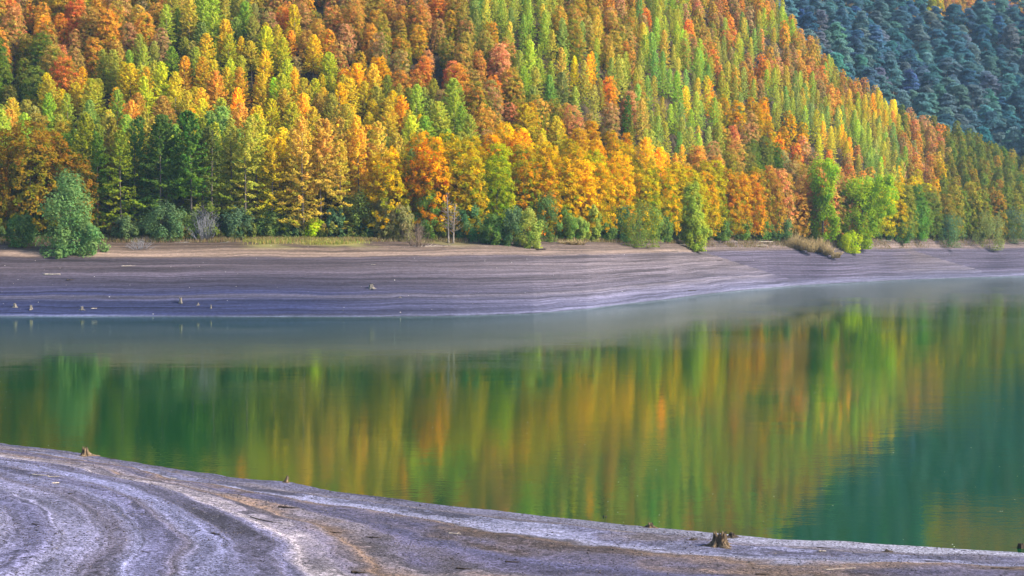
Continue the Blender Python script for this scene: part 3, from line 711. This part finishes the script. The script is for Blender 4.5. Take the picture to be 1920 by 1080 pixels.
for dx, hh, ln in ((0, 10.5, -.03), (1.0, 8.2, .05)):
    b.add(tube([(dx + ln * hh * t * t, .2 * math.sin(t * 6), hh * t - .2) for t in (0, .1, .3, .5, .7, .85, 1)], [.2, .16, .13, .10, .07, .05, .02], 7))
    for i in range(60):
        t = .25 + .72 * (i / 60); th = random.random() * 6.28; L = 2.6 * (1.15 - t); x0 = dx + ln * hh * t * t
        b.add(tube([(x0 + math.cos(th) * L * q, math.sin(th) * L * q, hh * t + L * .55 * q + .2 * math.sin(q * 4 + i)) for q in (0, .35, .7, 1)], [.045, .03, .02, .006], 4))
solo('bare_tree', 841, 456, b.mesh('bare_tree', M_pale), 'slender bare white tree standing between green bushes', 'tree')

# ------------------------------------------------------------------ undergrowth, dry grass, brushwood along the top of the bank
def scatter_far(n, pa, pb, ua, ub, seed):
    r_ = np.random.default_rng(seed); px = r_.uniform(pa, pb, n); u = r_.uniform(ua, ub, n); Dd = I(px, T12) + u; X = (px - 960) / F * Dd
    return px, X, Dd, hfar(px, Dd), r_
def blades(n, pa, pb, ua, ub, seed, h, wd, cols, mt, lean=.5, mask=None):
    px, X, Y, Z, r_ = scatter_far(n, pa, pb, ua, ub, seed)
    if mask is not None:
        k = mask(px, X, Y, r_); px, X, Y, Z = px[k], X[k], Y[k], Z[k]
    n = len(X); th = r_.random(n) * 6.28; L = h * (.5 + r_.random(n)); dx = np.cos(th); dy = np.sin(th); le = lean * L * r_.random(n)
    V = np.empty((n, 4, 3)); base = np.c_[X, Y, Z]
    V[:, 0] = base - np.c_[dy, -dx, 0 * dx] * wd; V[:, 1] = base + np.c_[dy, -dx, 0 * dx] * wd
    tip = base + np.c_[dx * le, dy * le, L]; V[:, 2] = tip + np.c_[dy, -dx, 0 * dx] * wd * .3; V[:, 3] = tip - np.c_[dy, -dx, 0 * dx] * wd * .3
    lv = np.c_[r_.random(n), r_.random(n) * .3, r_.random(n)]; cc = np.array(cols)[r_.integers(0, len(cols), n)]
    return V.reshape(-1, 3), np.repeat(lv, 4, 0), np.repeat(cc, 4, 0)
def stuff(name, V, lv, cc, lab): link(name, mesh_from(name, V, np.arange(len(V)).reshape(-1, 4), M_leafm, {'leafvar': lv, 'tcol': cc}), kind='stuff', category=name.replace('_', ' '), label=lab)
clump = lambda px, X, Y, r_: vnoise(X / 4, Y / 4, 1) + .25 * r_.normal(size=len(X)) > .02
stuff('dry_grass', *blades(30000, 330, 780, -8, 2.5, 1, .55, .05, [(.42, .33, .12), (.34, .33, .09), (.24, .30, .07), (.46, .34, .16)], None, .5, lambda px, X, Y, r_: vnoise(X / 3, Y / 3, 1) + .3 * r_.normal(size=len(X)) - .9 * np.abs((px - 570) / 150) ** 2 > .0), 'strip of dry yellow green grass along the top of the left bank')
stuff('weeds', *blades(60000, -80, 2000, -5, 3, 2, .6, .05, [(.20, .13, .08), (.30, .20, .12), (.14, .12, .05), (.36, .27, .18)], None, .9, clump), 'brown weeds and twigs along the upper edge of the mud bank')
pxu, X, Y, Z, r_ = scatter_far(2600, -150, 2050, 0, 26, 3)
parts = []; tc_ = []
ub = [crown_bushy(400 + i, 2.6, 1.7, 12, 26, .36, 0, 0, .3) for i in range(4)]
rng = np.random.default_rng(5)
Vs, Ls, Cs = [], [], []
for i in range(len(X)):
    c = ub[i % 4]; sc = r_.uniform(.5, 1.4); V = leaves(c[0], c[1], c[2]) * (sc, sc, sc) + (X[i], Y[i], Z[i] - .2)
    Vs.append(V); Ls.append(np.repeat(c[3], 4, 0)); Cs.append(np.broadcast_to(np.array([(.09, .13, .045), (.13, .15, .04), (.07, .12, .06), (.20, .15, .05)][r_.integers(0, 4)]), (len(V), 3)))
stuff('undergrowth', np.concatenate(Vs), np.concatenate(Ls), np.concatenate(Cs), 'dark green undergrowth beneath the first rows of trees')

# ------------------------------------------------------------------ driftwood, stumps, stones
def stick_mesh(name, L, r, seed, mt, forks=2, bend=.12, curve=.0):
    rd_ = random.Random(seed); b = Bag(); m_ = 8
    pts = []; y = z = 0
    for i in range(m_):
        t = i / (m_ - 1); pts.append(((t - .5) * L, y, r * .8 + z)); y += rd_.gauss(0, bend * L / m_); z = max(0, z + rd_.gauss(0, .25 * bend * L / m_)) + curve * L * t * (1 - t) * .5 / m_
    b.add(tube(pts, [r * (1 - .65 * i / (m_ - 1)) * rd_.uniform(.85, 1.15) for i in range(m_)], 7, .15))
    for q in range(forks):
        a = pts[2 + (q * 2) % 5]; sg = 1 if q % 2 else -1; l2 = L * rd_.uniform(.15, .35)
        b.add(tube([a, (a[0] + l2 * .5, a[1] + sg * l2 * .35, a[2] + l2 * .12), (a[0] + l2 * .9, a[1] + sg * l2 * .8, a[2] + l2 * rd_.uniform(.02, .4))], [r * .5, r * .35, r * .12], 5))
    return b.mesh(name, mt)
def stump_mesh(name, H, Rb, seed, jag=.35, flutes=6, k=40, mt=None, lean=0., flare=1.):
    rd_ = random.Random(seed); V = []; Fc = []; ph = [rd_.random() * 6.28 for _ in range(4)]
    top = [H * (1 - jag * abs(math.sin(j * 2.9 + ph[0]) * math.cos(j * .9 + ph[1])) - jag * .5 * rd_.random()) for j in range(k)]
    levels = [-.12, 0, .05, .14, .28, .5, .75, 1]
    fl = [2.0, 1.6, 1.32, 1.05, .86, .74, .66, .58]
    for li, t in enumerate(levels):
        for j in range(k):
            a = 2 * math.pi * j / k; root = max(0, math.cos(a * flutes / 2 + ph[2])) ** 3
            r = Rb * ((fl[li] - .8) * flare + .8) * (.62 + .12 * math.cos(a * flutes + ph[3]) + (.55 * root * max(0, 1 - t * 2.5))) * (1 + rd_.gauss(0, .035))
            V.append((math.cos(a) * r + lean * t * H, math.sin(a) * r, t * (top[j] if t > .3 else H)))
    for li in range(len(levels) - 1):
        for j in range(k): Fc.append([li * k + j, li * k + (j + 1) % k, (li + 1) * k + (j + 1) % k, (li + 1) * k + j])
    o = (len(levels) - 1) * k
    for rr, zz in ((.72, .78), (.35, .5), (.02, .42)):          # hollow, rotted core
        for j in range(k):
            v = V[o + j]; V.append(((v[0] - lean * H) * rr + lean * H, v[1] * rr, v[2] * zz + rd_.uniform(-.03, .03) * H))
    for q in range(3):
        a0 = o + q * k
        for j in range(k): Fc.append([a0 + j, a0 + (j + 1) % k, a0 + k + (j + 1) % k, a0 + k + j])
    return mesh_from(name, V, Fc, mt or M_stump, smooth=False)
def put_near(name, px, py, me, lab, cat, grp=None, rz=0., dz=0., sc=1.):
    x, y, z = nearpt(px, py); o = link(name, me, None, label=lab, category=cat, group=grp); o.location = (x, y, z + dz); o.rotation_euler = (0, 0, rz); o.scale = (sc,) * 3
    return o
STG = 'weathered tree stumps on the near shore'
e = put_near('tree_stump', 1350, 1024, stump_mesh('stump', .64, .50, 5, .45, 6, 48, None, 0., .62), 'large rugged stump with a pale broken top on the near shore', 'stump', STG, .6)
put_near('tree_stump', 1372, 1007, stump_mesh('stump', .22, .26, 6, .5, 5, 30, M_wetwood), 'low dark stump just right behind the large one', 'stump', STG)
put_near('tree_stump', 160, 855, stump_mesh('stump', .62, .34, 7, .6, 5, 30), 'brown jagged stump at the waterline on the left', 'stump', STG, 1)
put_near('tree_stump', 535, 905, stump_mesh('stump', .44, .16, 8, .6, 4, 24, M_stump, .25), 'thin leaning stump with a pale spike at the waterline', 'stump', STG)
put_near('tree_stump', 1134, 974, stump_mesh('stump', .20, .19, 9, .9, 5, 26, M_wetwood), 'small split stump with two dark posts at the waterline', 'stump', STG)
put_near('tree_stump', 1220, 989, stump_mesh('stump', .28, .24, 10, .7, 5, 26), 'small notched stump left of the large one', 'stump', STG, 2)
put_near('tree_stump', 1914, 1034, stump_mesh('stump', .34, .26, 11, .15, 5, 26, M_wetwood), 'dark block like stump cut by the right edge', 'stump', STG)
put_near('tree_stump', 1298, 1012, stump_mesh('stump', .10, .15, 12, .9, 5, 20, M_wetwood), 'tiny dark root stub left of the large stump', 'stump', STG)
put_near('tree_stump', 1664, 1035, stump_mesh('stump', .12, .17, 13, .6, 5, 20, M_wetwood), 'low dark knob on the pale rim at right', 'stump', STG)
put_near('twig', 613, 915, twiggy('twig', .40, .14, 5, .008, 7, M_bark), 'small upright twig at the waterline right of the thin stump', 'twig')
KG = 'sticks lying on the near shore'
STK = [(75, 892, .9, .035, 0, M_bleach, -.3, 'short tan stick near the left end of the shore'), (100, 895, .5, .025, 0, M_bleach, .1, 'small pale chip right of the tan stick'), (104, 907, .3, .04, 0, M_bleach, .5, 'pale wood lump below the tan stick'),
       (500, 977, 2.1, .028, 1, M_bark, -.75, 'long thin grey stick lying down the slope'), (541, 953, .95, .04, 1, M_wetwood, -.35, 'thick dark stick in the tan stripe'), (404, 1003, .5, .035, 2, M_wetwood, -.6, 'forked dark root above an orange leaf'),
       (272, 1036, .45, .022, 0, M_wetwood, -.3, 'short dark stick at lower left'), (70, 985, .6, .015, 1, M_wetwood, -.6, 'thin dark twig left of the blue patch'), (88, 987, .7, .014, 1, M_wetwood, -.1, 'curved dark twig beside the thin one'),
       (672, 1076, .5, .05, 1, M_wetwood, -.2, 'dark root at the bottom edge'), (480, 1044, .4, .016, 0, M_wetwood, -.5, 'tiny twig below the thick dark stick'), (700, 1009, .6, .03, 1, M_wetwood, -.2, 'dark stick between two pale stripes'),
       (630, 1000, .45, .03, 1, M_wetwood, -.3, 'small dark stick on the tan stripe end'), (1565, 1069, .75, .020, 0, M_bleach, .12, 'pale straight stick near the bottom edge'), (1596, 1066, .40, .016, 0, M_bleach, .35, 'pale stub pointing up right'),
       (1545, 1028, .5, .020, 0, M_wetwood, -.25, 'dark thin stick right of the large stump'), (1542, 1035, .28, .03, 1, M_bleach, .1, 'small white driftwood piece right of the large stump'), (1172, 979, .7, .018, 0, M_bleach, -.05, 'thin white stick at the waterline between stumps'),
       (1165, 997, .9, .012, 0, M_bleach, -.15, 'thin pale twig below the two post stump'), (1750, 1053, .6, .02, 0, M_wetwood, -.15, 'dark stick on the blue band at right'), (1430, 1078, .5, .03, 0, M_wetwood, 0., 'dark stick cut by the bottom edge'),
       (1880, 1067, .8, .022, 0, M_wetwood, -.15, 'dark stick in the lower right corner'), (852, 1002, .5, .03, 2, M_bleach, -.2, 'white scrap of driftwood on the pale stripe'), (210, 861, .7, .02, 2, M_wetwood, -.1, 'low dark brush right of the left stump'),
       (325, 886, .7, .02, 2, M_brown, -.1, 'small brown brush at the waterline'), (325, 898, .3, .03, 0, M_bleach, -.1, 'pale chip on the tan stripe'), (1052, 966, .35, .03, 1, M_wetwood, 0., 'small dark knot at the waterline'),
       (960, 1055, .5, .03, 1, M_wetwood, -.2, 'dark stick in the wide pale band'), (1240, 1032, .6, .018, 0, M_wetwood, -.2, 'thin dark twig left below the large stump'), (870, 1068, .6, .03, 1, M_wetwood, -.3, 'dark stick low in the middle')]
for k, (px, py, L, r, fk, mt, rz, lab) in enumerate(STK):
    put_near('stick', px, py, stick_mesh('stick', L, r, 50 + k, mt, fk), lab, 'stick', KG, rz)
# far bank
M_fst = bark_material('weathered_stump', (.05, .045, .04), (.24, .21, .18))
FG = 'pale stumps standing on the far mud bank'
for k, (px, py, H, Rb, lab) in enumerate([(27, 576, .9, .7, 'faded broken stump at the far left edge of the mud'), (57, 581, 1.1, .55, 'pale upright stump second from the left edge'), (153, 582, .8, .6, 'low greyish stump left of a slanting branch'),
        (338, 570, 1.3, .65, 'tallest pale stump of the trio on the blue mud'), (371, 573, .6, .35, 'small white stump in the middle of the trio'), (395, 579, .9, .26, 'slim post like stump right of the trio'),
        (696, 541, 1.1, 1.1, 'wide tan stump with spread roots on the mauve mud'), (750, 558, .3, .3, 'tiny pale stub right below the wide tan stump')]):
    solo('tree_stump', px, py, stump_mesh('stump', H * .8, Rb * .62, 80 + k, .4, 5, 28, M_fst, 0., .4), lab, 'stump', FG, k)
DG = 'driftwood along the far bank'
for k, (px, py, L, r, fk, mt, rz, lab) in enumerate([(97, 517, 2.9, .16, 1, M_bleach, 0, 'pale log lying on the dark left mud'), (131, 526, 1.2, .10, 1, M_wetwood, .5, 'dark short log right below the pale log'), (177, 580, 1.4, .06, 0, M_bleach, .9, 'thin slanting branch near the far water edge'),
        (807, 463, 7, .10, 4, M_bleach, .35, 'forked white branch below the brown thicket'), (1425, 457, 9.5, .17, 1, M_bleach, .42, 'long white log, upper one of the crossed pair'), (1418, 462, 9, .13, 0, M_bleach, .5, 'long white log, lower one of the crossed pair'),
        (1372, 455, 6, .10, 2, M_bleach, .1, 'thin white branch left of the crossed logs'), (1060, 455, 4, .10, 1, M_bleach, 0, 'short white log right of the low tan shrub'), (1130, 449, 4.2, .10, 0, M_bleach, .25, 'white stick left of the widest bush'),
        (1262, 472, 3.2, .10, 0, M_bleach, -.6, 'short white log left of the bulging willow foot'), (1275, 460, 3.0, .10, 1, M_bleach, 0, 'white branch behind the bulging willow foot'), (1011, 470, 4, .16, 3, M_wetwood, -.7, 'dark fallen root below the dark green bush'),
        (1655, 454, 6, .10, 1, M_bleach, 0, 'thin white log right of the wider lime tree'), (1712, 454, 3.6, .10, 0, M_bleach, .1, 'short white stick near the right green bush'), (340, 456, 3.4, .08, 3, M_bleach, -.2, 'white twigs below the grey thicket'),
        (420, 456, 3.4, .08, 3, M_bleach, -.5, 'white twigs right of the grey thicket'), (700, 497, .9, .05, 1, M_bleach, 0, 'tiny pale twig on the upper mud'), (1292, 546, 3.4, .11, 4, M_wetwood, .2, 'dark branch at the water edge of the spur'),
        (240, 500, 2.4, .07, 3, M_bleach, .5, 'grey twigs below the low grey thicket'), (905, 450, 2.6, .08, 2, M_bleach, 0, 'white branch under the low green bush'), (1345, 489, 3.2, .10, 2, M_wetwood, -.7, 'dark branch in the gully behind the spur')]):
    solo('driftwood', px, py, stick_mesh('driftwood', L, r, 120 + k, mt, fk, .16), lab, 'driftwood', DG, rz)
me_post = stump_mesh('post', 1.6, .16, 140, .1, 4, 14, M_bleach)
solo('post', 1720, 463, me_post, 'single short pale post right of the lime trees', 'post')

# gravel and crumbs of mud on the near shore, stones on the far bank: nobody could count them
def stones(name, X, Y, Z, size, cols, flat, lab, seed):
    r_ = np.random.default_rng(seed); n = len(X)
    base = np.array([(1, 0, 0), (0, 1, 0), (-1, 0, 0), (0, -1, 0), (0, 0, .8), (0, 0, -.6)], float)
    tri = np.array([(0, 1, 4), (1, 2, 4), (2, 3, 4), (3, 0, 4), (1, 0, 5), (2, 1, 5), (3, 2, 5), (0, 3, 5)])
    th = r_.random(n) * 6.28; ca, sa = np.cos(th), np.sin(th)
    P = base[None] * (1 + .35 * r_.normal(size=(n, 6, 1))) * np.c_[size * r_.uniform(.6, 1.7, n), size * .8, size * flat][:, None]
    V = np.stack([P[..., 0] * ca[:, None] - P[..., 1] * sa[:, None] + X[:, None], P[..., 0] * sa[:, None] + P[..., 1] * ca[:, None] + Y[:, None], P[..., 2] + Z[:, None] + (size * flat * .3)[:, None]], -1).reshape(-1, 3)
    Fq = (tri[None] + (np.arange(n) * 6)[:, None, None]).reshape(-1, 3)
    cc = np.array(cols)[r_.integers(0, len(cols), n)]; lv = np.c_[r_.random(n), np.zeros(n), np.full(n, .5)]
    link(name, mesh_from(name, V, Fq, M_stone, {'leafvar': np.repeat(lv, 6, 0), 'tcol': np.repeat(cc, 6, 0)}), kind='stuff', category='gravel', label=lab)
m, n, _ = mat('stone'); a = N(n, 'ShaderNodeAttribute', attribute_name='tcol'); a2 = N(n, 'ShaderNodeAttribute', attribute_name='leafvar'); sc_ = n.nodes.new('ShaderNodeSeparateColor'); lk(n, a2.outputs['Color'], sc_.inputs[0])
out(n, principled(n, mix(n, 1., a.outputs['Color'], ramp(n, sc_.outputs[0], [(0, .6), (1, 1.)]), 'MULTIPLY'), .9)); M_stone = m
r_ = np.random.default_rng(31); n_ = 200000
yy = 31 + 54 * r_.random(n_) ** .8; pxx = r_.uniform(-60, 1980, n_); xx = (pxx - 960) / F * yy
zz = hnear(xx, yy); k = (zz > .02) & (vnoise(xx / 1.5, yy / 1.5, 1) + .5 * vnoise(xx / .5, yy / .5, 2) + .3 * r_.normal(size=n_) > .03)
xx, yy, zz = xx[k], yy[k], zz[k]; sz = .009 + .026 * r_.random(len(xx)) ** 3
dark = r_.random(len(xx)) < .62
stones('dark_crumbs', xx[dark], yy[dark], zz[dark], sz[dark] * 1.25, [(.045, .04, .055), (.07, .06, .075), (.035, .03, .035)], .5, 'dark crumbs of mud and bark over the near shore', 32)
stones('pebbles', xx[~dark], yy[~dark], zz[~dark], sz[~dark] * .8, [(.26, .25, .30), (.30, .29, .32), (.24, .20, .17)], .6, 'pale pebbles and shells over the near shore', 33)
n2 = 2600; yy = 33 + 42 * r_.random(n2); pxx = r_.uniform(-20, 1940, n2); xx = (pxx - 960) / F * yy; zz = hnear(xx, yy)
k = (zz > .03) & (vnoise(xx / 3, zz * 6, 3) + .16 * r_.normal(size=n2) > .16); xx, yy, zz = xx[k], yy[k], zz[k]
stones('bark_debris', xx, yy, zz, .022 + .055 * r_.random(len(xx)) ** 2, [(.03, .026, .03), (.05, .04, .04), (.02, .018, .02)], .42, 'scraps of dark bark and clods strewn along the near shore', 35)
pxx = r_.uniform(-40, 1950, 420); t_ = r_.random(420); Dd = I(pxx, T0) * (1 - t_) + I(pxx, T12) * t_
stones('stones', (pxx - 960) / F * Dd, Dd, hfar(pxx, Dd), .04 + .10 * r_.random(420) ** 3, [(.5, .46, .45), (.6, .58, .58), (.10, .09, .11)], .7, 'small scattered stones on the far mud bank', 34)
# leaves and foam specks afloat
r_ = np.random.default_rng(41); n_ = 420; yy = 55 + 120 * r_.random(n_) ** 1.7; pxx = r_.uniform(-50, 1970, n_); xx = (pxx - 960) / F * yy
k = (hnear(xx, yy) < -.05) & (vnoise(xx / 9, yy / 14, 2) + .3 * r_.normal(size=n_) > -.1); cen = np.c_[xx, yy, np.full(n_, .006)][k]
rng = np.random.default_rng(6); V = leaves(cen, np.tile((0, 0, 1.), (len(cen), 1)) + .05 * rng.normal(size=(len(cen), 3)), .03 + .035 * rng.random(len(cen)), 1.3)
stuff('floating_leaves', V, np.repeat(np.c_[rng.random(len(cen)), 0 * cen[:, 0], 0 * cen[:, 0] + .5], 4, 0), np.tile((.62, .58, .42), (len(V), 1)), 'tiny pale leaves and specks afloat on the water')

# ------------------------------------------------------------------ valley haze
def add_haze(density):
    x0, x1, y0, y1, z0, z1 = -900, 985, -30, 1275, -12, 655
    V = [(x, y, z) for z in (z0, z1) for y in (y0, y1) for x in (x0, x1)]
    me = mesh_from('haze', V, [[0, 2, 3, 1], [4, 5, 7, 6], [0, 1, 5, 4], [1, 3, 7, 5], [3, 2, 6, 7], [2, 0, 4, 6]], [])
    m, n, _ = mat('valley_haze'); v = n.nodes.new('ShaderNodeVolumePrincipled'); v.inputs['Color'].default_value = (.40, .66, 1, 1); v.inputs['Density'].default_value = density
    o = n.nodes.new('ShaderNodeOutputMaterial'); lk(n, v.outputs[0], o.inputs['Volume']); me.materials.append(m)
    link('haze', me, kind='stuff', category='haze', label='thin blue haze between the slopes of the valley')
add_haze(.00009)
zz_ = [min((o.matrix_world @ Vector(c)).z for c in o.bound_box) for o in C.objects if o.type == 'MESH' and o.name != 'haze' and o.parent is None]; print('ZMIN', min(zz_))
xx_ = [f([(o.matrix_world @ Vector(c))[a] for c in o.bound_box]) for o in C.objects if o.get('kind') == 'structure' for f in (min, max) for a in (0, 1, 2)]; print('BOUNDS', xx_)
